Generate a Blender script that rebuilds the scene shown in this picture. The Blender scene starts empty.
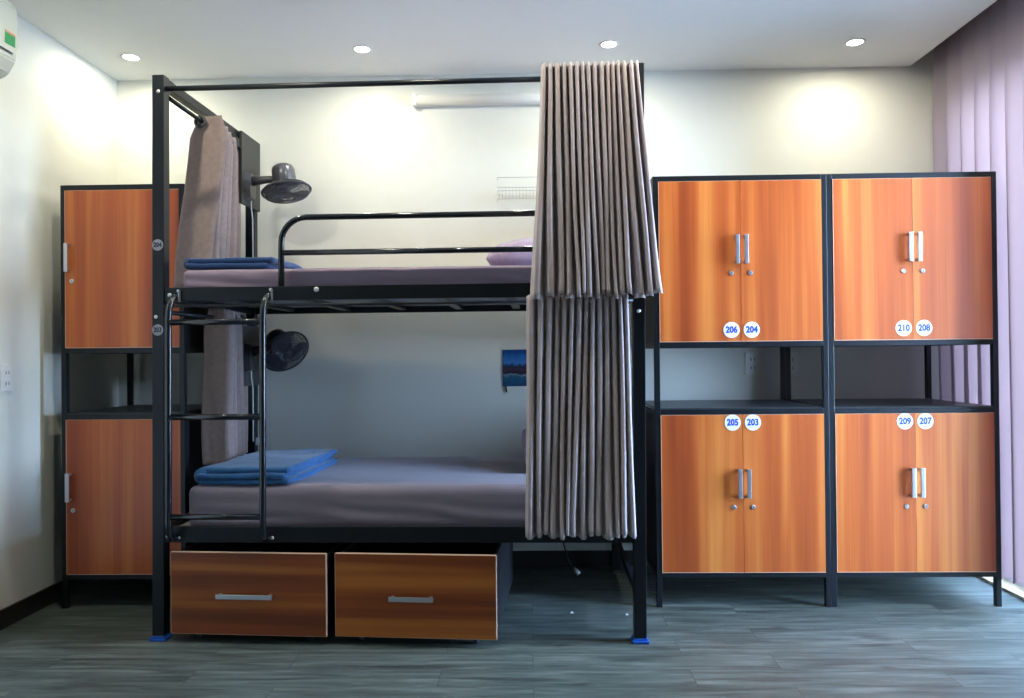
import bpy, bmesh, math, random
from mathutils import Vector, Matrix, noise
PI = math.pi
random.seed(7)
S = bpy.context.scene
COL = S.collection

# ------------------------------------------------------------------ materials
def new_mat(name):
    m = bpy.data.materials.new(name); m.use_nodes = True
    nt = m.node_tree; nt.nodes.clear()
    out = nt.nodes.new('ShaderNodeOutputMaterial')
    return m, nt, out
def nd(nt, typ, **kw):
    n = nt.nodes.new(typ)
    for k, v in kw.items():
        if k.startswith('i_'): n.inputs[k[2:].replace('_', ' ')].default_value = v
        else: setattr(n, k, v)
    return n
def srgb(r, g, b):
    f = lambda c: (c/255/12.92) if c/255 <= .04045 else ((c/255+.055)/1.055)**2.4
    return (f(r), f(g), f(b), 1)
def plain(name, col, rough=.5, metal=0, bump=0, bscale=200, spec=.5, var=0, sheen=0, coat=0):
    m, nt, out = new_mat(name)
    b = nd(nt, 'ShaderNodeBsdfPrincipled'); nt.links.new(b.outputs[0], out.inputs[0])
    b.inputs['Base Color'].default_value = col
    b.inputs['Roughness'].default_value = rough; b.inputs['Metallic'].default_value = metal
    b.inputs['Specular IOR Level'].default_value = spec
    b.inputs['Sheen Weight'].default_value = sheen; b.inputs['Sheen Roughness'].default_value = .4
    b.inputs['Coat Weight'].default_value = coat
    tc = nd(nt, 'ShaderNodeTexCoord')
    nz = nd(nt, 'ShaderNodeTexNoise'); nz.inputs['Scale'].default_value = bscale; nz.inputs['Detail'].default_value = 4
    nt.links.new(tc.outputs['Object'], nz.inputs['Vector'])
    if bump:
        bp = nd(nt, 'ShaderNodeBump'); bp.inputs['Strength'].default_value = bump; bp.inputs['Distance'].default_value = .002
        nt.links.new(nz.outputs[0], bp.inputs['Height']); nt.links.new(bp.outputs[0], b.inputs['Normal'])
    if var:
        n2 = nd(nt, 'ShaderNodeTexNoise'); n2.inputs['Scale'].default_value = bscale*.25
        nt.links.new(tc.outputs['Object'], n2.inputs['Vector'])
        hs = nd(nt, 'ShaderNodeMix', data_type='RGBA')
        hs.inputs['A'].default_value = tuple(c*(1-var) for c in col[:3])+(1,)
        hs.inputs['B'].default_value = tuple(min(1, c*(1+var)) for c in col[:3])+(1,)
        nt.links.new(n2.outputs[0], hs.inputs['Factor']); nt.links.new(hs.outputs['Result'], b.inputs['Base Color'])
    return m
def wood(name, horizontal, stops, rough=.33):
    m, nt, out = new_mat(name)
    b = nd(nt, 'ShaderNodeBsdfPrincipled'); nt.links.new(b.outputs[0], out.inputs[0])
    tc = nd(nt, 'ShaderNodeTexCoord'); oi = nd(nt, 'ShaderNodeObjectInfo')
    mp = nd(nt, 'ShaderNodeMapping')
    comb = nd(nt, 'ShaderNodeCombineXYZ')
    mul = nd(nt, 'ShaderNodeMath', operation='MULTIPLY'); mul.inputs[1].default_value = 37
    nt.links.new(oi.outputs['Random'], mul.inputs[0])
    for i in range(3): nt.links.new(mul.outputs[0], comb.inputs[i])
    add = nd(nt, 'ShaderNodeVectorMath', operation='ADD')
    nt.links.new(tc.outputs['Object'], add.inputs[0]); nt.links.new(comb.outputs[0], add.inputs[1])
    nt.links.new(add.outputs[0], mp.inputs['Vector'])
    mp.inputs['Scale'].default_value = (.35, 1, 14) if horizontal else (9, 1, .22)
    n1 = nd(nt, 'ShaderNodeTexNoise'); n1.inputs['Scale'].default_value = 1.0; n1.inputs['Detail'].default_value = 3; n1.inputs['Distortion'].default_value = .3
    nt.links.new(mp.outputs[0], n1.inputs['Vector'])
    mp2 = nd(nt, 'ShaderNodeMapping'); mp2.inputs['Scale'].default_value = (2, 1, 160) if horizontal else (160, 1, 2)
    nt.links.new(add.outputs[0], mp2.inputs['Vector'])
    n2 = nd(nt, 'ShaderNodeTexNoise'); n2.inputs['Scale'].default_value = 1.0; n2.inputs['Detail'].default_value = 2
    nt.links.new(mp2.outputs[0], n2.inputs['Vector'])
    mx = nd(nt, 'ShaderNodeMix', data_type='FLOAT'); mx.inputs['Factor'].default_value = .12
    nt.links.new(n1.outputs[0], mx.inputs['A']); nt.links.new(n2.outputs[0], mx.inputs['B'])
    cr = nd(nt, 'ShaderNodeValToRGB'); cr.color_ramp.elements[0].position = .34; cr.color_ramp.elements[1].position = .66
    cr.color_ramp.elements[0].color = stops[0]; cr.color_ramp.elements[1].color = stops[2]
    e = cr.color_ramp.elements.new(.5); e.color = stops[1]
    nt.links.new(mx.outputs[0], cr.inputs[0]); nt.links.new(cr.outputs[0], b.inputs['Base Color'])
    b.inputs['Roughness'].default_value = rough
    return m
def emit(name, col, strength):
    m, nt, out = new_mat(name)
    e = nd(nt, 'ShaderNodeEmission'); e.inputs[0].default_value = col; e.inputs[1].default_value = strength
    nt.links.new(e.outputs[0], out.inputs[0]); return m

M = {}
M['metal'] = plain('black_metal', (.006, .008, .011, 1), .36, 0, .05, 60, .35)
M['tube'] = plain('glossy_black_tube', (.006, .008, .012, 1), .16, 0, 0, 60, .7)
M['panel'] = plain('black_panel', (.008, .009, .012, 1), .45, 0, .05, 80, .5)
M['shelf'] = plain('dark_grey_board', (.027, .030, .035, 1), .35, 0, .03, 80, .5)
M['greyboard'] = plain('charcoal_board', (.045, .043, .041, 1), .5, 0, .03, 80, .4)
M['ply'] = plain('grey_plywood', (.34, .33, .33, 1), .7, 0, .2, 60, .3, var=.15)
M['alu'] = plain('brushed_aluminium', (.62, .62, .65, 1), .32, .9, .05, 400)
M['bolt'] = plain('zinc_bolt', (.6, .6, .58, 1), .4, .6, 0)
M['white'] = plain('white_plastic', (.80, .80, .78, 1), .4, 0, 0)
M['acwhite'] = plain('cream_plastic', (.50, .51, .44, 1), .4, 0, 0)
M['slot'] = plain('socket_dark', (.03, .03, .035, 1), .6)
M['fangrey'] = plain('grey_fan_plastic', (.10, .10, .115, 1), .28, .2, 0, spec=.6)
M['fandark'] = plain('dark_fan_plastic', (.03, .03, .037, 1), .3, 0, 0, spec=.5)
M['fanblade'] = plain('smoky_fan_blade', (.06, .06, .07, 1), .3, 0, 0)
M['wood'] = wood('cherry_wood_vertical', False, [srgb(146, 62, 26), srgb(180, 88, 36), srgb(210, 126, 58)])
M['woodh_shaded'] = wood('cherry_wood_horizontal_shaded', True, [srgb(108, 46, 16), srgb(138, 66, 22), srgb(172, 98, 34)])  # same cherry wood as the doors; shade under the bed put into darker stops
M['edge'] = plain('pale_edge_band', srgb(214, 176, 150), .45)
M['curtain'] = plain('taupe_curtain', (.43, .355, .355, 1), .75, 0, .3, 500, .2, var=.06, sheen=.45)
M['endcurtain'] = plain('brown_velvet_curtain', (.25, .185, .17, 1), .85, 0, .8, 160, .15, var=.22, sheen=.3)
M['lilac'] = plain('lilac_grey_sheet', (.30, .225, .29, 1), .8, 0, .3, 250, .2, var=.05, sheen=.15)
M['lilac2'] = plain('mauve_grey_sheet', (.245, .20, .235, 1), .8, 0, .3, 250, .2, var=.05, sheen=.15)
M['pillow'] = plain('lilac_pillowcase', (.40, .31, .43, 1), .75, 0, .2, 200, .2, var=.25, sheen=.2)
M['blue'] = plain('blue_blanket', (.030, .105, .25, 1), .85, 0, .6, 220, .2, var=.2, sheen=.25)
M['navy'] = plain('navy_blanket', (.030, .065, .17, 1), .85, 0, .6, 220, .2, var=.2, sheen=.2)
M['capblue'] = plain('blue_foot_cap', (.01, .09, .42, 1), .45)
M['skirt'] = plain('dark_baseboard', (.018, .016, .016, 1), .4)
M['stick'] = plain('white_sticker', (.80, .82, .86, 1), .5)
M['stickgrey'] = plain('grey_sticker', (.34, .34, .37, 1), .5)
M['num'] = plain('blue_numerals', (.02, .045, .42, 1), .5)
M['numdark'] = plain('dark_numerals', (.015, .02, .06, 1), .5)
M['cordw'] = plain('white_cord', (.75, .75, .75, 1), .5)
M['cordb'] = plain('black_cord', (.01, .01, .012, 1), .5)
M['wire'] = plain('pale_wire', (.42, .43, .42, 1), .45)
M['green'] = plain('green_label', (.02, .23, .07, 1), .5)
M['red'] = plain('orange_label', (.5, .16, .06, 1), .5)
M['steel'] = plain('yellow_brass_track', (.62, .52, .30, 1), .4, .3)
M['winframe'] = plain('white_window_frame', (.6, .6, .6, 1), .4)
M['concrete'] = plain('pale_concrete', (.55, .54, .52, 1), .9, 0, .3, 30, .2, var=.1)
M['lamp'] = emit('lamp_glow', (1, .98, .93, 1), 30)
M['trim'] = plain('white_lamp_trim', (.8, .8, .8, 1), .4)

def wall_mat(name, col):
    m = plain(name, col, .75, 0, .12, 90, .25, var=.02); return m
M['wall'] = wall_mat('cream_wall_paint', (.77, .765, .70, 1))
M['ceil'] = wall_mat('white_ceiling_paint', (.92, .92, .89, 1))

M['darkwall'] = wall_mat('taupe_wall_paint', (.13, .12, .11, 1))
def floor_mat():
    m, nt, out = new_mat('teal_grey_vinyl_planks')
    b = nd(nt, 'ShaderNodeBsdfPrincipled'); nt.links.new(b.outputs[0], out.inputs[0])
    tc = nd(nt, 'ShaderNodeTexCoord')
    br = nd(nt, 'ShaderNodeTexBrick'); br.offset = .37; br.inputs['Scale'].default_value = 1
    br.inputs['Brick Width'].default_value = .92; br.inputs['Row Height'].default_value = .15
    br.inputs['Mortar Size'].default_value = .0012; br.inputs['Mortar Smooth'].default_value = .1
    br.inputs['Color1'].default_value = (.35, .35, .35, 1); br.inputs['Color2'].default_value = (.65, .65, .65, 1)
    br.inputs['Mortar'].default_value = (.1, .1, .1, 1); br.inputs['Bias'].default_value = 0
    nt.links.new(tc.outputs['Object'], br.inputs['Vector'])
    sep = nd(nt, 'ShaderNodeSeparateColor'); nt.links.new(br.outputs['Color'], sep.inputs[0])
    off = nd(nt, 'ShaderNodeMath', operation='MULTIPLY'); off.inputs[1].default_value = 40
    nt.links.new(sep.outputs[0], off.inputs[0])
    cmb = nd(nt, 'ShaderNodeCombineXYZ'); nt.links.new(off.outputs[0], cmb.inputs[0]); nt.links.new(off.outputs[0], cmb.inputs[2])
    ad = nd(nt, 'ShaderNodeVectorMath', operation='ADD'); nt.links.new(tc.outputs['Object'], ad.inputs[0]); nt.links.new(cmb.outputs[0], ad.inputs[1])
    mp = nd(nt, 'ShaderNodeMapping'); mp.inputs['Scale'].default_value = (2.2, 26, 1); nt.links.new(ad.outputs[0], mp.inputs['Vector'])
    n1 = nd(nt, 'ShaderNodeTexNoise'); n1.inputs['Scale'].default_value = 1.2; n1.inputs['Detail'].default_value = 7; n1.inputs['Distortion'].default_value = .7
    n1.inputs['Roughness'].default_value = .62
    nt.links.new(mp.outputs[0], n1.inputs['Vector'])
    mp2 = nd(nt, 'ShaderNodeMapping'); mp2.inputs['Scale'].default_value = (3.2, 8, 1); nt.links.new(ad.outputs[0], mp2.inputs['Vector'])
    n2 = nd(nt, 'ShaderNodeTexNoise'); n2.inputs['Scale'].default_value = 1.0; n2.inputs['Detail'].default_value = 3
    nt.links.new(mp2.outputs[0], n2.inputs['Vector'])
    cr = nd(nt, 'ShaderNodeValToRGB'); els = cr.color_ramp.elements
    els[0].position = .30; els[0].color = (.036, .042, .038, 1); els[1].position = .72; els[1].color = (.155, .180, .152, 1)
    e = els.new(.5); e.color = (.082, .098, .083, 1)
    nt.links.new(n1.outputs[0], cr.inputs[0])
    mx = nd(nt, 'ShaderNodeMix', data_type='RGBA', blend_type='MULTIPLY'); mx.inputs['Factor'].default_value = .75
    cr2 = nd(nt, 'ShaderNodeValToRGB'); cr2.color_ramp.elements[0].position = .2; cr2.color_ramp.elements[0].color = (.62, .62, .6, 1)
    cr2.color_ramp.elements[1].position = .62; cr2.color_ramp.elements[1].color = (1.15, 1.15, 1.15, 1)
    nt.links.new(n2.outputs[0], cr2.inputs[0])
    nt.links.new(cr.outputs[0], mx.inputs['A']); nt.links.new(cr2.outputs[0], mx.inputs['B'])
    # knots
    vo = nd(nt, 'ShaderNodeTexVoronoi'); mp3 = nd(nt, 'ShaderNodeMapping'); mp3.inputs['Scale'].default_value = (2.4, 7, 1)
    nt.links.new(ad.outputs[0], mp3.inputs['Vector']); nt.links.new(mp3.outputs[0], vo.inputs['Vector']); vo.inputs['Scale'].default_value = 1
    kr = nd(nt, 'ShaderNodeValToRGB'); kr.color_ramp.elements[0].position = .03; kr.color_ramp.elements[0].color = (.35, .35, .35, 1)
    kr.color_ramp.elements[1].position = .13; kr.color_ramp.elements[1].color = (1, 1, 1, 1)
    nt.links.new(vo.outputs['Distance'], kr.inputs[0])
    mx2 = nd(nt, 'ShaderNodeMix', data_type='RGBA', blend_type='MULTIPLY'); mx2.inputs['Factor'].default_value = .8
    nt.links.new(mx.outputs['Result'], mx2.inputs['A']); nt.links.new(kr.outputs[0], mx2.inputs['B'])
    mx3 = nd(nt, 'ShaderNodeMix', data_type='RGBA'); mx3.inputs['B'].default_value = (.03, .036, .035, 1)
    nt.links.new(br.outputs['Fac'], mx3.inputs['Factor']); nt.links.new(mx2.outputs['Result'], mx3.inputs['A'])
    nt.links.new(mx3.outputs['Result'], b.inputs['Base Color'])
    b.inputs['Roughness'].default_value = .42; b.inputs['Specular IOR Level'].default_value = .45
    bp = nd(nt, 'ShaderNodeBump'); bp.inputs['Strength'].default_value = .25; bp.inputs['Distance'].default_value = .001
    nt.links.new(n1.outputs[0], bp.inputs['Height']); nt.links.new(bp.outputs[0], b.inputs['Normal'])
    return m
M['floor'] = floor_mat()

def sheer_mat():
    m, nt, out = new_mat('mauve_window_curtain')
    d = nd(nt, 'ShaderNodeBsdfPrincipled'); d.inputs['Base Color'].default_value = (.34, .285, .315, 1); d.inputs['Roughness'].default_value = .8
    d.inputs['Specular IOR Level'].default_value = .2
    t = nd(nt, 'ShaderNodeBsdfTranslucent'); t.inputs[0].default_value = (.52, .33, .32, 1)
    mx = nd(nt, 'ShaderNodeMixShader'); mx.inputs[0].default_value = .11
    nt.links.new(d.outputs[0], mx.inputs[1]); nt.links.new(t.outputs[0], mx.inputs[2]); nt.links.new(mx.outputs[0], out.inputs[0])
    return m
M['sheer'] = sheer_mat()
def glass_mat():
    m, nt, out = new_mat('clear_window_glass')
    t = nd(nt, 'ShaderNodeBsdfTransparent'); t.inputs[0].default_value = (.95, .97, .97, 1)
    g = nd(nt, 'ShaderNodeBsdfGlossy'); g.inputs['Roughness'].default_value = .02
    fr = nd(nt, 'ShaderNodeFresnel'); fr.inputs[0].default_value = 1.45
    mx = nd(nt, 'ShaderNodeMixShader'); nt.links.new(fr.outputs[0], mx.inputs[0])
    nt.links.new(t.outputs[0], mx.inputs[1]); nt.links.new(g.outputs[0], mx.inputs[2]); nt.links.new(mx.outputs[0], out.inputs[0])
    return m
M['glass'] = glass_mat()
def picture_mat():
    # a small landscape card: blue sky, dark hill band, teal water with vertical glints
    m, nt, out = new_mat('blue_landscape_card')
    b = nd(nt, 'ShaderNodeBsdfPrincipled'); nt.links.new(b.outputs[0], out.inputs[0]); b.inputs['Roughness'].default_value = .4
    tc = nd(nt, 'ShaderNodeTexCoord'); sp = nd(nt, 'ShaderNodeSeparateXYZ'); nt.links.new(tc.outputs['Generated'], sp.inputs[0])
    nz = nd(nt, 'ShaderNodeTexNoise'); nz.inputs['Scale'].default_value = 5; nt.links.new(tc.outputs['Generated'], nz.inputs['Vector'])
    ma = nd(nt, 'ShaderNodeMath', operation='MULTIPLY_ADD'); ma.inputs[1].default_value = .22; nt.links.new(nz.outputs[0], ma.inputs[0])
    nt.links.new(sp.outputs['Z'], ma.inputs[2])
    cr = nd(nt, 'ShaderNodeValToRGB'); cr.color_ramp.interpolation = 'LINEAR'
    els = cr.color_ramp.elements
    els[0].position = .1; els[0].color = srgb(20, 70, 110); els[1].position = 1.0; els[1].color = srgb(15, 70, 130)
    for p, c in ((.36, srgb(35, 95, 125)), (.41, srgb(130, 140, 150)), (.46, srgb(15, 30, 45)), (.56, srgb(70, 45, 70)), (.68, srgb(30, 45, 75)), (.74, srgb(60, 120, 190)), (.95, srgb(25, 95, 160))):
        e = els.new(p); e.color = c
    nt.links.new(ma.outputs[0], cr.inputs[0]); nt.links.new(cr.outputs[0], b.inputs['Base Color'])
    return m
M['card'] = picture_mat()

# ------------------------------------------------------------------ mesh helpers
class MB:
    def __init__(self): self.bm = bmesh.new(); self.mi = 0
    def _tag(self, faces):
        for f in faces: f.material_index = self.mi
    def box(self, a, b, bevel=0, rot=None, piv=None):
        a, b = Vector(a), Vector(b); c = (a+b)/2; s = b-a
        r = bmesh.ops.create_cube(self.bm, size=1)
        vs = r['verts']
        for v in vs: v.co = Vector((v.co.x*s.x, v.co.y*s.y, v.co.z*s.z))+c
        fs = {f for v in vs for f in v.link_faces}; self._tag(fs)
        if bevel:
            es = list({e for v in vs for e in v.link_edges})
            q = bmesh.ops.bevel(self.bm, geom=es, offset=bevel, segments=2, affect='EDGES', profile=.6)
            self._tag(q['faces']); vs = list({v for f in q['faces'] for v in f.verts} | {v for v in vs if v.is_valid})
        if rot is not None:
            p = Vector(piv) if piv else c
            for v in vs: v.co = rot @ (v.co-p)+p
        return self
    def tube(self, pts, r, seg=12, cap=True, flat=None):
        pts = [Vector(p) for p in pts]; n = len(pts)
        closed = (pts[0]-pts[-1]).length < 1e-6 and n > 3
        if closed: pts = pts[:-1]; n -= 1
        rs = r if isinstance(r, (list, tuple)) else [r]*n
        up = None; rings = []
        for i, p in enumerate(pts):
            if closed: t = pts[(i+1) % n]-pts[i-1]
            else: t = pts[min(i+1, n-1)]-pts[max(i-1, 0)]
            t.normalize()
            if up is None:
                up = Vector((0, 0, 1)) if abs(t.z) < .9 else Vector((1, 0, 0))
            up = (up-t*up.dot(t))
            if up.length < 1e-6: up = t.orthogonal()
            up.normalize(); sd = t.cross(up)
            rings.append([self.bm.verts.new(p+(up*math.cos(2*PI*k/seg)+sd*math.sin(2*PI*k/seg))*rs[i]) for k in range(seg)])
        m = n if closed else n-1
        for i in range(m):
            A, B = rings[i], rings[(i+1) % n]
            for k in range(seg):
                f = self.bm.faces.new((A[k], A[(k+1) % seg], B[(k+1) % seg], B[k])); f.smooth = True; f.material_index = self.mi
        if cap and not closed:
            for R in (rings[0][::-1], rings[-1]):
                f = self.bm.faces.new(R); f.material_index = self.mi
        return self
    def lathe(self, prof, seg=32, mat=None, flat=False):
        # prof: list of (r,z) around +Z, mat: Matrix
        rings = []
        for r, z in prof:
            if r < 1e-6: rings.append([self.bm.verts.new((0, 0, z))])
            else: rings.append([self.bm.verts.new((r*math.cos(2*PI*k/seg), r*math.sin(2*PI*k/seg), z)) for k in range(seg)])
        for A, B in zip(rings, rings[1:]):
            for k in range(seg):
                a0, a1 = A[k % len(A)], A[(k+1) % len(A)]; b0, b1 = B[k % len(B)], B[(k+1) % len(B)]
                vs = [a0] + ([a1] if a1 is not a0 else []) + ([b1] if b1 is not b0 else []) + [b0]
                if len(vs) >= 3:
                    f = self.bm.faces.new(vs); f.smooth = not flat; f.material_index = self.mi
        if mat is not None:
            for R in rings:
                for v in R: v.co = mat @ v.co
        return self
    def xf(self, fn):
        for v in self.bm.verts: v.co = fn(v.co)
        return self
    def build(self, name, mats, parent=None, smooth=False, loc=None):
        bmesh.ops.recalc_face_normals(self.bm, faces=self.bm.faces)
        me = bpy.data.meshes.new(name); self.bm.to_mesh(me); self.bm.free()
        for m in (mats if isinstance(mats, (list, tuple)) else [mats]): me.materials.append(m)
        if smooth:
            for p in me.polygons: p.use_smooth = True
        o = bpy.data.objects.new(name, me); COL.objects.link(o)
        if parent is not None: o.parent = parent
        if loc is not None: o.location = loc
        return o
def thing(name, label, cat, loc=(0, 0, 0), rz=0, group=None):
    o = bpy.data.objects.new(name, None); COL.objects.link(o)
    o.empty_display_size = .1; o.location = loc; o.rotation_euler = (0, 0, rz)
    o['label'] = label; o['category'] = cat
    if group: o['group'] = group
    return o
def tag(o, label, cat, group=None):
    o['label'] = label; o['category'] = cat
    if group: o['group'] = group
    return o
def struct(o, label=None):
    o['kind'] = 'structure'
    if label: o['label'] = label
    return o
def kids(o): return [c for c in bpy.data.objects if c.parent is o]
def copy_tree(o, parent=None):
    c = o.copy(); COL.objects.link(c); c.parent = parent
    for ch in kids(o): copy_tree(ch, c)
    return c
def recenter(o):
    # put a single mesh thing's origin at the middle of its base
    me = o.data; xs = [v.co for v in me.vertices]
    lo = Vector((min(v.x for v in xs), min(v.y for v in xs), min(v.z for v in xs))); hi = Vector((max(v.x for v in xs), max(v.y for v in xs), max(v.z for v in xs)))
    c = Vector(((lo.x+hi.x)/2, (lo.y+hi.y)/2, lo.z))
    me.transform(Matrix.Translation(-c)); o.location = o.matrix_basis @ c
    return o
def text_into(mb, s, size, cx, cz, y, sx=.8, bold=.0):
    cu = bpy.data.curves.new('t', 'FONT'); cu.body = s; cu.size = size; cu.align_x = 'CENTER'; cu.align_y = 'CENTER'
    cu.extrude = .0004; cu.offset = bold; cu.resolution_u = 3
    ob = bpy.data.objects.new('t', cu); COL.objects.link(ob)
    dg = bpy.context.evaluated_depsgraph_get(); me = bpy.data.meshes.new_from_object(ob.evaluated_get(dg))
    bpy.data.objects.remove(ob); bpy.data.curves.remove(cu)
    me.transform(Matrix(((sx, 0, 0, cx), (0, 0, -1, y), (0, 1, 0, cz), (0, 0, 0, 1))))
    n0 = len(mb.bm.faces); mb.bm.from_mesh(me); mb.bm.faces.ensure_lookup_table()
    for f in mb.bm.faces[n0:]: f.material_index = mb.mi
    bpy.data.meshes.remove(me)
def sticker(s, cx, cz, y, r, parent, bg, fg, label):
    mb = MB(); mb.lathe([(0, 0), (r, 0), (r, .0008), (0, .0008)], 28, Matrix.Translation((cx, y, cz)) @ Matrix.Rotation(PI/2, 4, 'X'), True)
    mb.mi = 1; text_into(mb, s, r*1.12, cx, cz, y-.0012, .86, r*.045)
    o = mb.build('number_sticker', [bg, fg], parent)
    o['label'] = label
    return o
def softbox(mb, a, b, r, n=(24, 12, 6), amp=0, fr=6, seed=0, side=None, clampz=True):
    """rounded, gridded box with gentle cloth noise"""
    a, b = Vector(a), Vector(b); nx, ny, nz = n
    bm = mb.bm; V = {}
    def vert(i, j, k):
        if (i, j, k) in V: return V[(i, j, k)]
        u = Vector((i/nx, j/ny, k/nz)); p = Vector([a[q]+(b[q]-a[q])*u[q] for q in range(3)])
        lo = a+Vector((r, r, r)); hi = b-Vector((r, r, r))
        c = Vector([min(max(p[q], lo[q]), hi[q]) if lo[q] < hi[q] else (a[q]+b[q])/2 for q in range(3)])
        d = p-c
        if d.length > 1e-9:
            mxd = max(abs(d.x), abs(d.y), abs(d.z)); p = c+d.normalized()*mxd
        if amp:
            nv = noise.noise_vector(p*fr+Vector((seed, seed*2, 0)))*amp + noise.noise_vector(p*fr*2.7+Vector((seed, 0, 5)))*amp*.4
            if side: nv += side(p)
            p = p+nv
        V[(i, j, k)] = bm.verts.new(p); return V[(i, j, k)]
    def face(q):
        f = bm.faces.new(q); f.smooth = True; f.material_index = mb.mi
    for i in range(nx):
        for j in range(ny):
            face([vert(i, j, 0), vert(i, j+1, 0), vert(i+1, j+1, 0), vert(i+1, j, 0)])
            face([vert(i, j, nz), vert(i+1, j, nz), vert(i+1, j+1, nz), vert(i, j+1, nz)])
    for i in range(nx):
        for k in range(nz):
            face([vert(i, 0, k), vert(i+1, 0, k), vert(i+1, 0, k+1), vert(i, 0, k+1)])
            face([vert(i, ny, k), vert(i, ny, k+1), vert(i+1, ny, k+1), vert(i+1, ny, k)])
    for j in range(ny):
        for k in range(nz):
            face([vert(0, j, k), vert(0, j, k+1), vert(0, j+1, k+1), vert(0, j+1, k)])
            face([vert(nx, j, k), vert(nx, j+1, k), vert(nx, j+1, k+1), vert(nx, j, k+1)])
    return mb

# ------------------------------------------------------------------ room
XL, XR, YW, YF, ZC = -2.315, 2.36, 4.24, -4.5, 2.74
XC = 2.11           # where the ceiling stops and the curtain pocket begins
ZP = 2.95
def slab(name, a, b, mat, label=None):
    return struct(MB().box(a, b).build(name, mat), label)
slab('floor', (XL-.2, YF-.2, -.1), (XR+.14, YW+.2, 0), M['floor'])
slab('ceiling', (XL-.2, YF-.2, ZC), (XC, YW+.2, ZP+.1), M['ceil'])
slab('ceiling', (XC, YF-.2, ZP), (XR+.2, YW+.2, ZP+.1), M['ceil'])
slab('wall_back', (XL-.2, YW, -.1), (XR+.2, YW+.2, ZP), M['wall'])
slab('wall_left', (XL-.2, YF, -.1), (XL, YW, ZC), M['wall'])
slab('wall_front', (XL-.2, YF-.2, -.1), (XR+.2, YF, ZP), M['skirt'])  # unseen wall; its dark colour is invented to cut bounced light
WY0, WY1, WZ0, WZ1 = 2.68, 4.10, .03, 2.50      # glass door opening in the right wall
w = MB(); w.box((XR, YF, -.1), (XR+.14, WY0, ZP)); w.box((XR, WY1, -.1), (XR+.14, YW, ZP))
w.box((XR, WY0, WZ1), (XR+.14, WY1, ZP)); w.box((XR, WY0, -.1), (XR+.14, WY1, WZ0-.03))
struct(w.build('wall_right', M['wall']))
fr = MB(); X0, X1 = XR+.04, XR+.10
fr.box((X0, WY0, 0), (X1, WY1, WZ0+.005)); fr.box((X0, WY0, WZ1-.05), (X1, WY1, WZ1))
ys = [WY0+(WY1-WY0)*k/2 for k in range(3)]
for k, y in enumerate(ys): fr.box((X0, y-(.025 if k else 0), WZ0), (X1, y+(.025 if k < 2 else 0), WZ1-.05))
win = struct(fr.build('window_1', M['winframe']))
pn = MB()
for p, q in zip(ys, ys[1:]): pn.box((XR+.067, p+.025, WZ0+.005), (XR+.073, q-.025, WZ1-.05))
g = pn.build('pane', M['glass'], win)
struct(MB().box((XR-.06, WY0, 0), (XR+.04, WY1, .012), .003).build('trim_1', M['steel']))
struct(MB().box((XL, YF, 0), (XL+.014, YW-.014, .085), .003).build('baseboard_left', M['skirt']))
struct(MB().box((XL, YW-.014, 0), (XR, YW, .085), .003).build('baseboard_back', M['skirt']))
slab('ground', (XR+.14, -6, -.16), (12, 12, -.06), M['concrete'])

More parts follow.
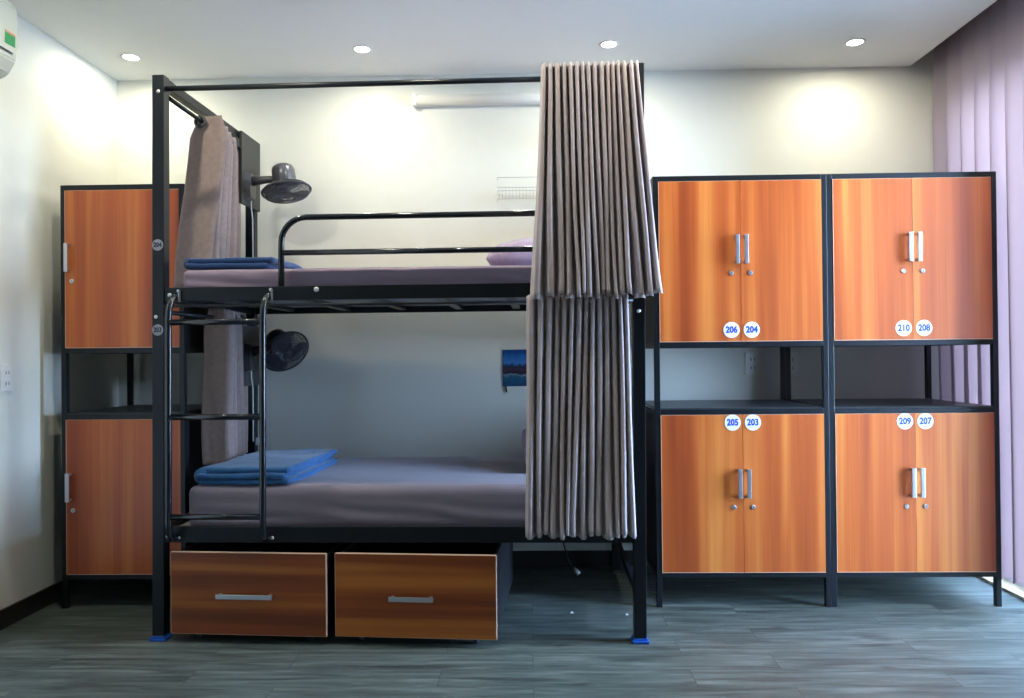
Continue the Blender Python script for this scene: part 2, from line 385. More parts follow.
# ------------------------------------------------------------------ cabinets
ZT = 1.992
def make_cabinet(W, doors, label, x0, yrot=0, nums=None, yfront=3.54):
    D = .61; P = .025
    root = thing('locker_cabinet', label, 'cabinet', (x0, yfront, 0), 0, 'tall locker cabinets along the back wall')
    for px in (0, W-P):
        for py in (0, D-P):
            MB().box((px, py, 0), (px+P, py+P, ZT), .002).build('post', M['metal'], root)
    for z0, z1 in ((1.968, ZT), (1.198, 1.222), (.888, .912), (.136, .158)):
        r = MB(); r.box((P, 0, z0), (W-P, P, z1), .0015); r.box((P, D-P, z0), (W-P, D, z1), .0015)
        r.box((0, P, z0), (P, D-P, z1), .0015); r.box((W-P, P, z0), (W, D-P, z1), .0015)
        r.build('rail', M['metal'], root)
    for z0, z1, nm in ((1.222, 1.968, 'upper_case'), (.158, .888, 'lower_case')):
        c = MB(); t = .014
        c.box((P*.5-t/2, P, z0), (P*.5+t/2, D-P, z1)); c.box((W-P*.5-t/2, P, z0), (W-P*.5+t/2, D-P, z1))
        c.box((P, D-P*.5-t/2, z0), (W-P, D-P*.5+t/2, z1))
        c.box((P, P, z0), (W-P, D-P, z0+t)); c.box((P, P, z1-t), (W-P, D-P, z1))
        c.build(nm, M['panel'], root)
    MB().box((P*.6, .004, .912), (W-P*.6, D-.004, .917), .001).build('shelf', M['shelf'], root)
    for z0, z1, up in ((1.2235, 1.9665, True), (.1595, .8865, False)):
        if doors == 2: spans = [(P+.0005, W/2+.002-.0008, 1), (W/2+.002+.0008, W-P-.0005, -1)]
        else: spans = [(P-.003, W-P+.003, -1)]
        for di, (a, b, hs) in enumerate(spans):
            mb = MB(); mb.mi = 0; mb.box((a, -.002, z0), (b, .016, z1))
            mb.mi = 1
            e = .0022
            mb.box((a, -.0026, z0), (b, -.0015, z0+e))
            if di == 0: mb.box((a, -.0026, z0+e), (a+e, -.0015, z1))
            mb.box((a+e, -.0024, z1-e*.6), (b, -.0015, z1))
            d = mb.build('door', [M['wood'], M['edge']], root)
            hx = (b-.0195) if hs == 1 else (a+.0195)
            zc = 1.648 if up else .571
            h = MB(); hw, hl = .0095, .067
            h.box((hx-hw, -.030, zc-hl), (hx+hw, -.024, zc+hl), .002)
            for s in (-1, 1): h.box((hx-hw*.8, -.026, zc+s*(hl-.008)-.006), (hx+hw*.8, -.002, zc+s*(hl-.008)+.006), .001)
            h.build('handle', M['alu'], d)
            lx = (b-.043) if hs == 1 else (a+.043)
            if doors == 1: lx = a+.034
            lz = 1.539 if up else .461
            l = MB(); l.lathe([(0, 0), (.0105, 0), (.0105, .003), (.0085, .005), (0, .005)], 20, Matrix.Translation((lx, -.0025, lz)) @ Matrix.Rotation(PI/2, 4, 'X'), True)
            l.mi = 1; l.box((lx-.001, -.0085, lz-.004), (lx+.001, -.0072, lz+.004))
            l.build('lock', [M['alu'], M['slot']], d)
            if nums:
                s = nums[(0 if up else 2)+di]
                sx = (b-.0455) if hs == 1 else (a+.0455)
                sticker(s, sx, 1.277 if up else .850, -.0032, .037, d, M['stick'], M['num'], f'round white sticker reading {s}')
    return root
make_cabinet(.798, 2, 'wooden double locker beside the bunk bed, doors numbered 206, 204, 205 and 203', .576, nums=('206', '204', '205', '203'))
make_cabinet(.770, 2, 'wooden double locker beside the window curtain, doors numbered 210, 208, 209 and 207', 1.3745, nums=('210', '208', '209', '207'))
make_cabinet(.587, 1, 'narrow wooden locker with unnumbered doors, partly hidden behind the left end of the bunk bed', -2.207)

# ------------------------------------------------------------------ bunk bed
BX, BY, BA, SH = -1.5784, 3.1363, -.0175, .0061
def B(x, y, z): # bed-local -> world
    x += SH*z; c, s = math.cos(BA), math.sin(BA)
    return Vector((BX+x*c-y*s, BY+x*s+y*c, z))
shear = lambda v: Vector((v.x+SH*v.z, v.y, v.z))
L, Wb, HT, P = 2.04, 1.046, 2.355, .050
bed = thing('bunk_bed', 'black metal double bunk bed with a tall canopy frame, standing on the grey floor', 'bunk bed', (BX, BY, 0), BA)
def part(mb, name, mat, parent=bed, **k): return mb.xf(shear).build(name, mat, parent, **k)
for px in (0, L-P):
    for py in (0, Wb-P):
        part(MB().box((px, py, .012), (px+P, py+P, HT), .003), 'post', M['metal'])
for px in (0, L-P):
    c = MB().box((px-.009, -.009, 0), (px+P+.009, P+.006, .012), .003); c.box((px-.003, -.003, .012), (px+P+.003, P+.003, .02), .002)
    o = part(c, 'foot_cap', M['capblue']); o['label'] = 'blue plastic foot cap'
    c = MB().box((px-.004, Wb-P-.004, 0), (px+P+.004, Wb+.004, .012), .002); part(c, 'foot_cap', M['slot'])
for z0, z1 in ((1.408, 1.466), (.405, .470)):
    part(MB().box((P, .006, z0), (L-P, .036, z1), .003), 'side_rail', M['metal'])
    part(MB().box((P, Wb-.036, z0), (L-P, Wb-.006, z1), .003), 'side_rail', M['metal'])
    for px in (.008, L-.038): part(MB().box((px, P, z0), (px+.030, Wb-P, z1), .003), 'end_rail', M['metal'])
    for k in range(6):
        x = .25+k*(L-.5)/5
        part(MB().box((x-.02, .036, z0+.012), (x+.02, Wb-.036, z0+.032), .002), 'cross_bar', M['metal'])
    part(MB().box((.045, .040, z0+.033), (L-.045, Wb-.040, z0+.041)), 'bed_board', M['ply'])
for px in (.004, L-.044): part(MB().box((px, P, 2.315), (px+.040, Wb-P, HT-.001), .003), 'canopy_beam', M['metal'])
part(MB().tube([(P-.002, .024, 2.303), (L-P+.002, .024, 2.306)], .0112, 16), 'curtain_rod', M['metal'])
part(MB().tube([(.048, P-.002, 2.272), (.048, .80, 2.262)], .0095, 12), 'curtain_rod', M['metal'])
part(MB().tube([(.048, P-.002, 1.365), (.048, Wb-P, 1.365)], .0095, 12), 'curtain_rod', M['metal'])
part(MB().tube([(P, .0, 1.388), (L-P, .0, 1.388)], .006, 12), 'curtain_rod', M['metal'])
part(MB().box((L-.038, P, .17), (L-.018, Wb-P, .20), .002), 'end_rail', M['metal'])
# guard rail
gp = [(.538, .022, 1.462), (.538, .022, 1.64)]
for k in range(1, 9):
    a = PI/2*k/8; gp.append((.538+.105*(1-math.cos(a)), .022, 1.648+.105*math.sin(a)))
gp.append((L-P+.002, .022, 1.753))
gb = MB().tube(gp, .0125, 14); gb.tube([(.54, .022, 1.606), (L-P+.002, .022, 1.606)], .0120, 12)
part(gb, 'guard_rail', M['tube'])
# ladder
lad_y = -.055
lx = (.097, .487)
for x in lx:
    pts = [(x+.004, .004, 1.428), (x+.004, -.010, 1.425), (x+.002, -.032, 1.405), (x, -.048, 1.375), (x, lad_y, 1.33), (x, lad_y, .50), (x, -.048, .455), (x, -.025, .43), (x, .004, .428)]
    part(MB().tube(pts, .0135, 14), 'ladder_rail', M['tube'])
    part(MB().box((x+.018, -.012, 1.405), (x+.022, .006, 1.455), .001), 'bracket', M['alu'])
for z in (1.318, .931, .525):
    part(MB().tube([(lx[0], lad_y, z), (lx[1], lad_y, z)], .0125, 14), 'ladder_rung', M['tube'])
# bolts
def bolt(x, z, y=0, r=.009):
    mb = MB().lathe([(r, 0), (r*.95, .002), (r*.7, .0045), (0, .0055)], 14, Matrix.Translation((x, y+.0015, z)) @ Matrix.Rotation(PI/2, 4, 'X'))
    part(mb, 'bolt', M['bolt'])
for x, z in ((.027, 2.285), (.016, 1.345), (2.016, 2.275), (2.014, 1.345)): bolt(x, z, 0, .008)
for x, z, r in ((.072, 1.435, .009), (.108, 1.452, .006), (.498, 1.452, .007), (.690, 1.451, .011), (.062, .432, .008), (.112, .425, .006), (.503, .425, .008), (1.952, .432, .009)): bolt(x, z, .005, r)
# number stickers on the front left post
for s, z in (('204', 1.644), ('203', 1.290)):
    mb = MB(); r = .0235; cx = .024
    mb.lathe([(0, 0), (r, 0), (r, .0008), (0, .0008)], 28, Matrix.Translation((cx, 0, z)) @ Matrix.Rotation(PI/2, 4, 'X'), True)
    mb.mi = 1; text_into(mb, s, r*1.15, cx, z, -.0012, .85, r*.04)
    o = part(mb, 'number_sticker', [M['stickgrey'], M['numdark']]); o['label'] = f'round grey sticker reading {s}'
# fan boards
part(MB().box((.050, .79, 1.975), (.064, Wb, 2.352), .001), 'mounting_board', M['greyboard'])
part(MB().box((.050, .77, 1.02), (.064, Wb, 1.34), .001), 'mounting_board', M['greyboard'])

def bed_obj(o, x=0, y=0, z=0):
    """place a single mesh modelled in bed-local coordinates"""
    o.location = (BX, BY, 0); o.rotation_euler = (0, 0, BA); return o
def place_local(mb, name, mat, label, cat, group=None, smooth=False):
    o = mb.xf(shear).build(name, mat, None, smooth); o.location = (BX, BY, 0); o.rotation_euler = (0, 0, BA)
    recenter(o); return tag(o, label, cat, group)

# mattresses
def crease(z0, z1, amp, seed):
    def f(p):
        if p.y < .12:
            t = (p.z-z0)/(z1-z0)
            s = math.sin((p.z*90+p.x*9+3*noise.noise(Vector((p.x*2.5, seed, 0)))))
            m = max(0, noise.noise(Vector((p.x*2.2+seed, 1, 0)))+.35)
            return Vector((0, -amp*s*m*max(0, 1-abs(t-.3)*2.2), 0))
        return Vector((0, 0, 0))
    return f
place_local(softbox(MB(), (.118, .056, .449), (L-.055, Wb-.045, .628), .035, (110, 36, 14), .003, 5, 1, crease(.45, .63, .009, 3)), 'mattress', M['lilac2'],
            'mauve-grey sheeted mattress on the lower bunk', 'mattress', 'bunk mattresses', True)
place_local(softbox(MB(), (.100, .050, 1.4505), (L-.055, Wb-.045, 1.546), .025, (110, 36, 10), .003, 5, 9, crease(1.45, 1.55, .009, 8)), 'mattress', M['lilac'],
            'pinkish lilac sheeted mattress on the upper bunk', 'mattress', 'bunk mattresses', True)

# blankets: layered folds
def blanket(x0, x1, y0, y1, z0, th, n, mat, label, name='folded_blanket', seed=0, slant=0):
    mb = MB(); h = th/n
    for k in range(n):
        ox = .012*math.sin(k*2.3+seed); oy = .01*math.cos(k*1.7+seed)
        softbox(mb, (x0+ox*.5, y0+oy, z0+k*h), (x1+ox, y1+oy, z0+(k+1)*h+.002), h*.48, (30, 30, 5), .0055, 8, seed+k*3)
    # a rounded fold wrapping the left side
    seg = []
    for j in range(25):
        y = y0+.01+(y1-y0-.02)*j/24
        seg.append((x0+.012+.004*math.sin(j*.9), y, z0+th*.5+.003*math.sin(j*.6)))
    mb.tube(seg, [th*.46]*25, 14)
    def f(v):
        t = (v.y-y0)/(y1-y0); z = v.z
        return Vector((v.x+slant*t, v.y, max(z, z0)+ .006*noise.noise(Vector((v.x*5, v.y*5, seed)))*((z-z0)/th)))
    mb.xf(f)
    return place_local(mb, name, mat, label, 'blanket', 'folded blankets on the bunks', True)
blanket(.155, .545, .075, .72, .6295, .072, 3, M['blue'], 'bright blue blanket folded in layers on the lower mattress', seed=2, slant=.035)
ub = blanket(.105, .47, .07, .72, 1.5475, .052, 2, M['navy'], 'navy blue blanket folded flat on the upper mattress', seed=5)

# pillows
def pillow(cx, cy, z0, w, d, h, label, tilt=0, rz=0):
    mb = MB(); nx, ny = 30, 24; top = {}; bot = {}
    for i in range(nx+1):
        for j in range(ny+1):
            u, v = i/nx*2-1, j/ny*2-1
            t = max(0, (1-abs(u)**3.2))**.55*max(0, (1-abs(v)**3.2))**.55
            su = u*(1-.05*(abs(v)**4)); sv = v*(1-.05*(abs(u)**4))
            wr = .010*noise.noise(Vector((u*4+cx, v*4, z0*3)))*t + .006*math.sin(u*22+3*v)*abs(u)**3*t
            top[i, j] = mb.bm.verts.new((su*w/2, sv*d/2, h*.42+h*.58*t+wr))
            bot[i, j] = top[i, j] if i in (0, nx) or j in (0, ny) else mb.bm.verts.new((su*w/2, sv*d/2, h*.42-h*.42*t))
    for i in range(nx):
        for j in range(ny):
            mb.bm.faces.new([top[i, j], top[i+1, j], top[i+1, j+1], top[i, j+1]])
            q = [bot[i, j], bot[i, j+1], bot[i+1, j+1], bot[i+1, j]]
            if len(set(q)) == 4: mb.bm.faces.new(q)
    R = Matrix.Rotation(tilt, 4, 'X'); c = Vector((0, 0, 0))
    mb.xf(lambda v: R @ v); zmin = min(v.co.z for v in mb.bm.verts)
    Rz = Matrix.Rotation(rz, 4, 'Z')
    mb.xf(lambda v: Rz @ v+Vector((cx, cy, z0-zmin)))
    return place_local(mb, 'pillow', M['pillow'], label, 'pillow', 'pillows on the bunks', True)
pillow(1.640, .48, 1.5485, .56, .40, .158, 'lilac pillow half hidden by the curtain on the upper bunk', tilt=.12, rz=.04)
pillow(1.755, .56, .6305, .46, .36, .125, 'purple pillow peeping past the curtain on the lower bunk', tilt=.45, rz=.1)

# ------------------------------------------------------------------ curtains of the bunk bed
def fold_curtain(n, top, bot, zt, zb, yt, yb, A, seed, power=1.1, per=26, rows=40, A2=None):
    rnd = random.Random(seed)
    mb = MB(); cols = n*per
    # unequal folds: monotone warp
    wts = [rnd.uniform(.72, 1.3) for _ in range(n)]
    tot = sum(wts); acc = [0]
    for q in wts: acc.append(acc[-1]+q/tot)
    wb = [rnd.uniform(.55, 1.5) for _ in range(n)]; tb = sum(wb); accb = [0]
    for q in wb: accb.append(accb[-1]+q/tb)
    amps = [rnd.uniform(.75, 1.15) for _ in range(n+1)]
    grid = []
    for r in range(rows+1):
        v = r/rows; row = []
        for c in range(cols+1):
            k = min(c//per, n-1); f = c/per-k
            ph = 2*PI*f
            ut = acc[k]+(acc[k+1]-acc[k])*f; ub = accb[k]+(accb[k+1]-accb[k])*f
            m = min(1, v*1.1)
            u = ut+(ub-ut)*m
            xt = top[0]+(top[1]-top[0])*u; xb = bot[0]+(bot[1]-bot[0])*u
            x = xt+(xb-xt)*v**power
            wd = ((top[1]-top[0])*(1-v)+(bot[1]-bot[0])*v)/n
            x += wd*.078*math.sin(2*ph) + .004*math.sin(v*5+k*2.1)*v
            amp = A*amps[k]*(.62+.38*min(1, v/.12))*(1+(0 if A2 is None else A2*v))
            y = (yt+(yb-yt)*v) + amp*(1-2*abs(math.sin(ph/2))**.75) + .006*math.sin(v*7+k)*v
            z = zt+(zb-zt)*v
            if v > .9: z += .010*math.sin(k*1.9+seed)*((v-.9)/.1)
            if r == 0: z += .004*abs(math.sin(ph/2))
            row.append(mb.bm.verts.new((x, y, z)))
        grid.append(row)
    for a, b in zip(grid, grid[1:]):
        for i in range(cols):
            f = mb.bm.faces.new((a[i], b[i], b[i+1], a[i+1])); f.smooth = True
    return mb
def solid(o, t):
    m = o.modifiers.new('thickness', 'SOLIDIFY'); m.thickness = t; m.offset = 0; return o
cu = fold_curtain(16, (1.622, 2.016), (1.578, 2.108), 2.345, 1.402, -.020, -.066, .028, 11, 1.15)
o = place_local(cu, 'bunk_curtain', M['curtain'], 'taupe pleated curtain hanging from the canopy rod over the upper bunk', 'curtain', 'bunk bed curtains'); solid(o, .002)
cl = fold_curtain(14, (1.560, 1.968), (1.556, 1.995), 1.410, .442, -.034, -.038, .024, 23, .9)
o = place_local(cl, 'bunk_curtain', M['curtain'], 'taupe pleated curtain hanging over the right end of the lower bunk', 'curtain', 'bunk bed curtains'); solid(o, .002)

def end_curtain(n, y0t, y1t, y0b, y1b, zt, zb, xc, A, seed, label, xb=None):
    mb = fold_curtain(n, (y0t, y1t), (y0b, y1b), zt, zb, 0, 0, A, seed, 1.0, 24, 40)
    lean = 0 if xb is None else xb
    def f(v):
        t = (zt-v.z)/(zt-zb); q = min(1, max(0, (v.x-y0t)/(y1t-y0t)))
        return Vector((xc[0]+(xc[1]-xc[0])*q+v.y*(1.25-.9*q)+lean*t*(1-q), v.x, v.z))
    mb.xf(f)
    o = place_local(mb, 'bunk_curtain', M['endcurtain'], label, 'curtain', 'bunk bed curtains'); solid(o, .002)
    return o
def eyelet(y, z, x=.048, par=None, r=.022):
    mb = MB().tube([(x+r*math.cos(2*PI*k/24), y, z+r*math.sin(2*PI*k/24)) for k in range(25)], .008, 8)
    return mb
ec = end_curtain(5, .350, .80, .24, .80, 2.292, 1.50, (.085, .030), .070, 5, 'brown curtain gathered at the left end of the upper bunk', -.045)
lc = end_curtain(4, .44, .86, .44, .87, 1.405, .66, (.072, .045), .060, 9, 'brown curtain gathered at the left end of the lower bunk')
for cur, ylist, z in ((ec, (.343, .45, .54, .63, .72), 2.262), (lc, (.49, .60, .70, .81), 1.365)):
    for y in ylist:
        m = eyelet(y, z); m.xf(shear)
        inv = (Matrix.Translation(cur.location) @ Matrix.Rotation(BA, 4, 'Z')).inverted() @ Matrix.Translation((BX, BY, 0)) @ Matrix.Rotation(BA, 4, 'Z')
        m.xf(lambda v: inv @ v); m.build('eyelet', M['slot'], cur)

# ------------------------------------------------------------------ fans
def make_fan(board_y, board_z, centre, axis, mats, label, cord_to):
    body, dark, blade = mats
    root = thing('wall_fan', label, 'fan', B(.064, board_y, board_z), BA, 'small fans on the bunk bed')
    base = Vector((.064, board_y, board_z)); C = Vector(centre)-base; ax = Vector(axis).normalized()
    # bracket
    br = MB(); prof = [(-.042, -.075), (.042, -.075), (.052, -.02), (.052, .03), (.036, .078), (-.036, .078), (-.052, .03), (-.052, -.02)]
    a = [br.bm.verts.new((0.001, p[0], p[1])) for p in prof]; b = [br.bm.verts.new((.030, p[0]*.78, p[1]*.82)) for p in prof]
    br.bm.faces.new(a[::-1]); br.bm.faces.new(b)
    for i in range(8): br.bm.faces.new((a[i], a[(i+1) % 8], b[(i+1) % 8], b[i]))
    br.build('wall_bracket', body, root)
    hinge = C-ax*.075
    d = hinge-Vector((.025, 0, .03))
    MB().tube([(.024, 0, .03), Vector((.025, 0, .03))+d*.35, Vector((.025, 0, .03))+d*.7, hinge], [.027, .021, .017, .018], 14).build('arm', body, root)
    q = ax.to_track_quat('Z', 'Y').to_matrix().to_4x4(); T = Matrix.Translation(C) @ q
    # motor
    MB().lathe([(0, -.146), (.040, -.144), (.055, -.134), (.060, -.115), (.061, -.065), (.054, -.050), (.050, -.026), (0, -.024)], 36, T).build('motor_housing', body, root)
    MB().tube([T @ Vector((.052, 0, -.088)), T @ Vector((.066, 0, -.092)), T @ Vector((.070, 0, -.092))], [.004, .004, .007], 10).build('knob', dark, root)
    R = .126
    def cage(sign, dep, nring, nm, mat):
        dep *= 1.25
        mb = MB()
        def zz(r): return sign*dep*math.sqrt(max(0, 1-(r/R)**3.2))
        for k in range(1, nring+1):
            r = R*k/nring
            mb.tube([T @ Vector((r*math.cos(2*PI*i/40), r*math.sin(2*PI*i/40), zz(r))) for i in range(41)], .0014 if k < nring else .0055, 6)
        for k in range(64):
            an = 2*PI*k/64
            mb.tube([T @ Vector((r*math.cos(an), r*math.sin(an), zz(r))) for r in [.028+(R-.028)*i/8 for i in range(9)]], .0014, 5)
        return mb.build(nm, mat, root)
    cage(1, .030, 8, 'front_grille', body); cage(-1, .028, 6, 'rear_grille', body)
    MB().lathe([(.030, .024), (.030, .031), (.022, .036), (0, .038)], 28, T).build('hub_cap', body, root)
    MB().lathe([(0, -.020), (.020, -.020), (.020, .014), (.012, .020), (0, .021)], 24, T).build('hub', blade, root)
    for k in range(3):
        mb = MB(); n, m = 8, 6; g = {}
        for i in range(n+1):
            for j in range(m+1):
                r = .016+(R-.026)*i/n; s = (j/m-.5)
                wdt = (.5+.75*math.sin(PI*min(1, i/n*.75+.1)))
                an = 2*PI*k/3+s*wdt*1.5
                g[i, j] = mb.bm.verts.new(T @ Vector((r*math.cos(an), r*math.sin(an), s*.026)))
        for i in range(n):
            for j in range(m): f = mb.bm.faces.new((g[i, j], g[i+1, j], g[i+1, j+1], g[i, j+1])); f.smooth = True
        solid(mb.build('blade', blade, root), .0015)
    # cord running down the rear post
    cy = .918-board_y
    MB().tube([(.012, .02, -.07), (.010, cy*.5, -.11), (.006, cy, -.16), (.006, cy, cord_to-board_z)], .0035, 8).build('cord', M['cordw'], root)
    return root
make_fan(.865, 2.075, (.275, .86, 2.046), (.20, -.14, -1), (M['fangrey'], M['fandark'], M['fanblade']), 'grey fan facing down, mounted on the board above the upper bunk', 1.56)
f2 = make_fan(.86, 1.17, (.262, .88, 1.200), (.62, -.58, -.62), (M['fandark'], M['fandark'], M['fandark']), 'dark fan tilted sideways, mounted on the board inside the lower bunk', .72)
MB().box((.0, .105, -.475), (.020, .125, -.435), .002).build('plug', M['cordw'], f2)

# ------------------------------------------------------------------ drawers
def make_drawer(xa, ya, xb, yb, hx, hl, label):
    A, Bv = B(xa, ya, 0), B(xb, yb, 0)
    w = (Bv-A).length; rz = math.atan2(Bv.y-A.y, Bv.x-A.x)
    root = thing('under_bed_drawer', label, 'drawer', (A.x, A.y, 0), rz, 'drawers under the bunk bed')
    z0, z1 = .036, .372
    mb = MB(); mb.mi = 1; mb.box((0, 0, z0), (w, .016, z1)); mb.mi = 0; mb.box((.0018, -.0008, z0+.0018), (w-.0018, .001, z1-.0018))
    f = mb.build('front_panel', [M['woodh_shaded'], M['edge']], root)
    bx = MB(); t = .012; D = .78
    bx.box((.004, .016, .05), (.004+t, D, z1-.012)); bx.box((w-.004-t, .016, .05), (w-.004, D, z1-.012))
    bx.box((.016, D-t, .05), (w-.016, D, z1-.012)); bx.box((.016, .016, .05), (w-.016, D-t, .05+t))
    bx.build('drawer_box', M['panel'], root)
    h = MB(); zc = .198
    h.box((hx-hl/2, -.028, zc-.0095), (hx+hl/2, -.021, zc+.0095), .002)
    for s in (-1, 1): h.box((hx+s*(hl/2-.012)-.006, -.022, zc-.007), (hx+s*(hl/2-.012)+.006, 0, zc+.007), .001)
    h.build('handle', M['alu'], f)
    for cx in (.09, w-.09):
        for cy in (.06, D-.06):
            c = MB(); c.box((cx-.018, cy-.02, .03), (cx+.018, cy+.02, .0498))
            c.lathe([(0, -.008), (.016, -.008), (.017, 0), (.016, .008), (0, .008)], 18, Matrix.Translation((cx, cy, .0171)) @ Matrix.Rotation(PI/2, 4, 'Y'))
            c.build('caster', M['slot'], root)
    return root
make_drawer(.086, -.012, .744, -.045, .322, .235, 'wooden drawer under the bed at the ladder side, its horizontal handle longer')
make_drawer(.778, -.035, 1.437, -.068, .318, .180, 'wooden drawer under the middle of the bed with the shorter handle')

# ------------------------------------------------------------------ wall things
# tube light
tl = thing('tube_light', 'unlit white tube light batten high on the back wall above the bunk', 'lamp', (-.636, YW, 2.555))
MB().box((.002, -.022, .004), (1.208, -.0005, .068), .002).build('lamp_body', M['white'], tl)
dm = MB(); pf = [(-.022+(-.024)*math.sin(PI*k/12), .036-.030*math.cos(PI*k/12)) for k in range(13)]
ra = [dm.bm.verts.new((.02, y, z)) for y, z in pf]; rb_ = [dm.bm.verts.new((1.19, y, z)) for y, z in pf]
for i in range(12): f = dm.bm.faces.new((ra[i], ra[i+1], rb_[i+1], rb_[i])); f.smooth = True
dm.bm.faces.new((ra[0], rb_[0], rb_[-1], ra[-1])); dm.bm.faces.new(ra); dm.bm.faces.new(rb_[::-1])
dm.build('diffuser', M['white'], tl)
for x in (0.0, 1.19): MB().box((x, -.048, .003), (x+.02, -.022, .069), .004).build('end_cap', M['white'], tl)
# wire rack
wr = thing('wire_rack', 'small pale wire rack fixed to the back wall above the pillow', 'rack', (-.170, YW, 2.025))
m = MB(); W = .34
for z in (.0, .045, .062, .118): m.tube([(0, -.003, z), (0, -.075, z), (W, -.075, z), (W, -.003, z)] if z != .062 else [(0, -.075, z), (W, -.075, z)], .0016, 6)
m.build('frame', M['wire'], wr)
m = MB()
for k in range(18):
    x = .01+k*(W-.02)/17; m.tube([(x, -.004, .045), (x+.0, -.075, .0), (x, -.075, .062)], .0011, 5)
m.build('mesh', M['wire'], wr)
# card
cd = thing('picture_card', 'small blue landscape card hanging on the wall inside the lower bunk', 'picture', (-.152, YW, .985))
MB().box((0, -.006, .012), (.15, -.001, .215)).build('print', M['card'], cd)
MB().tube([(.018, -.004, .014), (.018, -.005, -.005), (.022, -.005, -.020)], .0035, 6).build('clip', M['slot'], cd)
# outlets
def outlet(loc, rz, label, w=.078, h=.118):
    o = thing('wall_outlet', label, 'outlet', loc, rz, 'white wall outlets')
    MB().box((-w/2, -.010, 0), (w/2, -.0005, h), .003).build('cover_plate', M['white'], o)
    for cz in (h*.30, h*.70):
        s = MB(); s.box((-.020, -.0115, cz-.018), (.020, -.0098, cz+.018), .0008)
        s.mi = 1
        for dx in (-.009, .009): s.box((dx-.0018, -.0122, cz-.008), (dx+.0018, -.0112, cz+.008))
        s.build('socket', [M['white'], M['slot']], o)
    return o
outlet((1.226, YW, 1.052), 0, 'white double wall socket in the open bay of locker 205, left one of the pair')
outlet((1.436, YW, 1.048), 0, 'white double wall socket seen behind the locker posts, right one of the pair')
outlet((XL, 3.31, 1.032), PI/2*1, 'white wall socket on the left wall near the narrow locker')
# air conditioner (only its far end is in view)
ac = thing('air_conditioner', 'white wall air conditioner at the top of the left wall', 'air conditioner', (XL, 2.295, 2.32))
pr = [(.001, 0), (.10, .0), (.165, .03), (.198, .085), (.205, .15), (.205, .30), (.19, .325), (.001, .33)]
m = MB(); A = [m.bm.verts.new((x, 0, z)) for x, z in pr]; Bq = [m.bm.verts.new((x, .812, z)) for x, z in pr]
m.bm.faces.new(A); m.bm.faces.new(Bq[::-1])
for i in range(len(pr)): m.bm.faces.new((A[i], Bq[i], Bq[(i+1) % 8], A[(i+1) % 8]))
bmesh.ops.bevel(m.bm, geom=list(m.bm.edges), offset=.006, segments=2, affect='EDGES')
m.build('casing', M['acwhite'], ac)
MB().box((.2045, .05, .105), (.2065, .778, .112)).build('air_slot', M['slot'], ac)
MB().box((.150, .05, .020), (.185, .775, .030), 0, Matrix.Rotation(-.8, 3, 'Y')).build('louver', M['acwhite'], ac)
m = MB(); m.box((.2052, .732, .138), (.2062, .793, .182)); m.mi = 1; m.box((.2052, .732, .182), (.2062, .793, .190)); m.build('energy_label', [M['green'], M['red']], ac)

# window curtain
def window_curtain():
    mb = MB(); Y0, Y1 = 3.34, 4.205; cols, rows = 300, 46; zt, zb = 2.935, .105
    rnd = random.Random(4); n = 7; grid = []
    ph0 = [rnd.uniform(-.5, .5) for _ in range(n+2)]; am = [rnd.uniform(.75, 1.25) for _ in range(n+2)]
    for r in range(rows+1):
        v = r/rows; row = []
        for c in range(cols+1):
            u = c/cols; k = u*n; i = int(k); f = k-i
            a = am[i]*(1-f)+am[i+1]*f; ph = 2*PI*k+(ph0[i]*(1-f)+ph0[i+1]*f)*(.4+v)
            A = .052*a*(.55+.45*min(1, v*5))
            x = 2.228+A*math.cos(ph)+.012*math.cos(2*ph+i)*v
            y = Y0+(Y1-Y0)*u-.018*math.sin(2*ph)*(.4+.6*v) - .05*u*v
            row.append(mb.bm.verts.new((x, y, zt+(zb-zt)*v+.008*math.sin(k*1.3)*v)))
        grid.append(row)
    for a, b in zip(grid, grid[1:]):
        for i in range(cols): f = mb.bm.faces.new((a[i], b[i], b[i+1], a[i+1])); f.smooth = True
    o = mb.build('window_curtain', M['sheer'])
    recenter(o)
    return tag(o, 'floor-length mauve pleated curtain over the window, right of the lockers', 'curtain')
window_curtain()

# loose cord with a plug under the bed
hc = thing('power_cord', 'black power cord with a grey plug dangling under the lower bunk', 'cord', B(1.80, .80, 0), BA)
pts = [(-.083+SH, 0, .404), (-.080, 0, .30), (-.072, 0, .20), (-.052, 0, .13), (-.035, 0, .095), (-.022, 0, .078)]
MB().tube(pts, .0032, 8).build('cable', M['cordb'], hc)
MB().tube([(-.025, 0, .082), (-.012, -.004, .068), (.004, -.006, .052)], [.008, .013, .014], 10).build('plug', M['stickgrey'], hc)
# scraps on the floor
for (x, y), lab in (((.179, 3.467), 'tiny white scrap on the floor beneath the bed, left of two'), ((.424, 3.439), 'tiny white scrap on the floor next to the bed post, right of two')):
    m = MB(); vs = [m.bm.verts.new(p) for p in ((-.008, -.006, .001), (.009, -.004, .001), (.006, .007, .001), (-.006, .006, .001), (0, .001, .008), (.003, -.001, .006))]
    bmesh.ops.convex_hull(m.bm, input=vs)
    o = m.build('paper_scrap', M['white']); o.location = (x, y, 0); tag(o, lab, 'scrap', 'scraps on the floor')

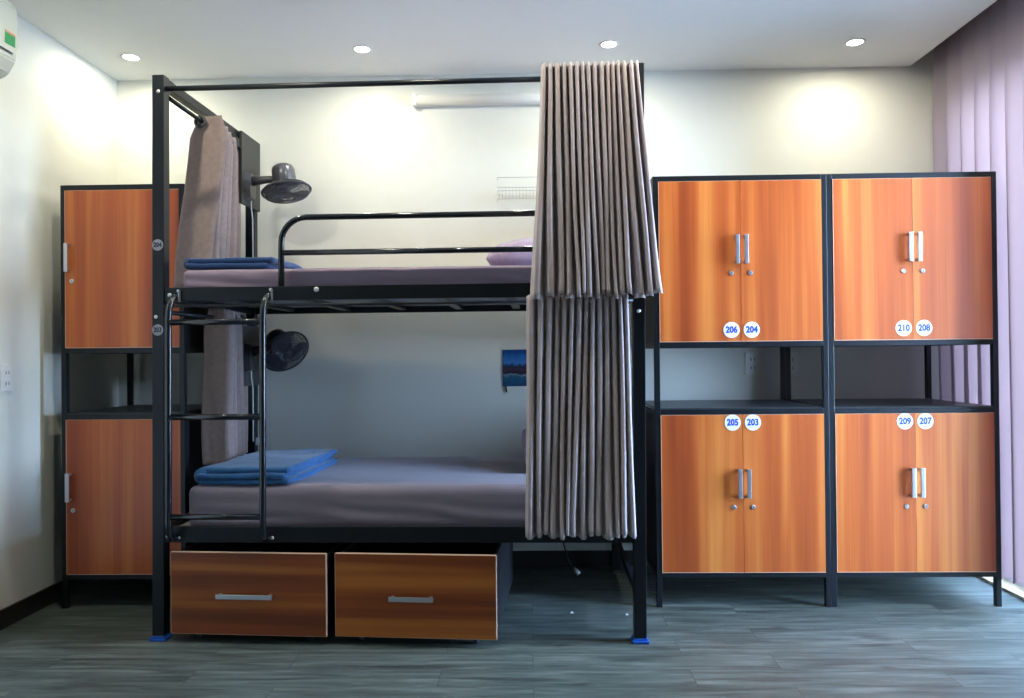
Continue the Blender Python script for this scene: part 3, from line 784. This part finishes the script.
# ------------------------------------------------------------------ lamps
LP = [(-2.059, 3.909), (-.841, 3.862), (.416, 3.859), (1.663, 3.893)]
names = ['round recessed downlight lit in the ceiling nearest the left wall', 'round recessed downlight lit above the left half of the bunk bed',
         'round recessed downlight lit directly above the bunk curtain', 'round recessed downlight lit above the rightmost locker']
LAMP_E = 5.8
for (x, y), lab in zip(LP, names):
    d = thing('recessed_downlight', lab, 'lamp', (x, y, ZC), 0, 'recessed ceiling downlights')
    MB().lathe([(.038, -.003), (.047, -.004), (.050, -.0005), (.038, -.0005), (.038, -.003)], 32).build('trim_ring', M['trim'], d)
    MB().lathe([(0, -.0025), (.038, -.0025), (.038, -.0008), (0, -.0008)], 32, None, True).build('lamp_disc', M['lamp'], d)
    la = bpy.data.lights.new('downlight', 'AREA'); la.shape = 'DISK'; la.size = .07; la.energy = LAMP_E; la.color = (1, .96, .76); la.spread = math.radians(178)
    lo = bpy.data.objects.new('downlight_source', la); COL.objects.link(lo); lo.parent = d; lo.location = (0, 0, -.006)

fill_lamp = bpy.data.lights['downlight'].copy(); fill_lamp.energy = 9.5  # added fill row outside the frame, there to brighten the upper wall
first = [c for c in bpy.data.objects if c.name == 'recessed_downlight'][0]
for y in (2.85,):
    for x in (-1.5, -.4, .7, 1.7):
        c = copy_tree(first); c.location = (x, y, ZC)
        for l in kids(c):
            if l.type == 'LIGHT': l.data = fill_lamp; c['label'] = 'added fill light shaped as a round downlight, unseen, nearer the camera out of the frame'
        c['group'] = 'added fill lamps out of the frame'
# daylight through the glass doors: bluish sky
wd = bpy.data.worlds.new('sky'); S.world = wd; wd.use_nodes = True; nt = wd.node_tree
bg = nt.nodes['Background']; tc = nt.nodes.new('ShaderNodeTexCoord'); sp = nt.nodes.new('ShaderNodeSeparateXYZ'); cr = nt.nodes.new('ShaderNodeValToRGB')
nt.links.new(tc.outputs['Generated'], sp.inputs[0]); nt.links.new(sp.outputs['Z'], cr.inputs[0])
cr.color_ramp.elements[0].color = (.50, .70, 1, 1); cr.color_ramp.elements[1].color = (.34,.55,1,1); cr.color_ramp.elements[1].position = .7
nt.links.new(cr.outputs[0], bg.inputs[0]); bg.inputs[1].default_value = 84.0
pl = bpy.data.lights.new('portal', 'AREA'); pl.shape = 'RECTANGLE'; pl.size = WY1-WY0; pl.size_y = WZ1-WZ0; pl.cycles.is_portal = True
po = bpy.data.objects.new('sky_portal', pl); COL.objects.link(po); po.location = (XR+.12, (WY0+WY1)/2, (WZ0+WZ1)/2)
po.rotation_euler = Matrix(((0, 0, 1), (1, 0, 0), (0, 1, 0))).to_euler()   # local -Z must point into the room (-X)

# ------------------------------------------------------------------ camera
yaw, pitch, roll, F = .0233, .0068, -.0097, 762.45
cy, sy = math.cos(yaw), math.sin(yaw); cp, sp_ = math.cos(pitch), math.sin(pitch); c_, s_ = math.cos(roll), math.sin(roll)
fwd = Vector((-sy, cy, 0)); right = Vector((cy, sy, 0)); up = Vector((0, 0, 1))
f2_ = fwd*cp+up*sp_; u2 = up*cp-fwd*sp_; r3 = right*c_+u2*s_; u3 = u2*c_-right*s_
cam = bpy.data.cameras.new('camera'); co = bpy.data.objects.new('camera', cam); COL.objects.link(co)
mat = Matrix((r3, u3, -f2_)).transposed().to_4x4(); mat.translation = Vector((0, 0, 1.175)); co.matrix_world = mat
cam.sensor_fit = 'HORIZONTAL'; cam.sensor_width = 36; cam.lens = F/1024*36; cam.clip_start = .05
S.camera = co

S.view_settings.view_transform = 'Standard'; S.view_settings.look = 'None'; S.view_settings.gamma = 1; S.view_settings.use_curve_mapping = False
S.view_settings.exposure = 0
S.cycles.use_denoising = True; S.cycles.max_bounces = 8; S.cycles.diffuse_bounces = 5; S.cycles.transparent_max_bounces = 8
S.cycles.sample_clamp_indirect = 6
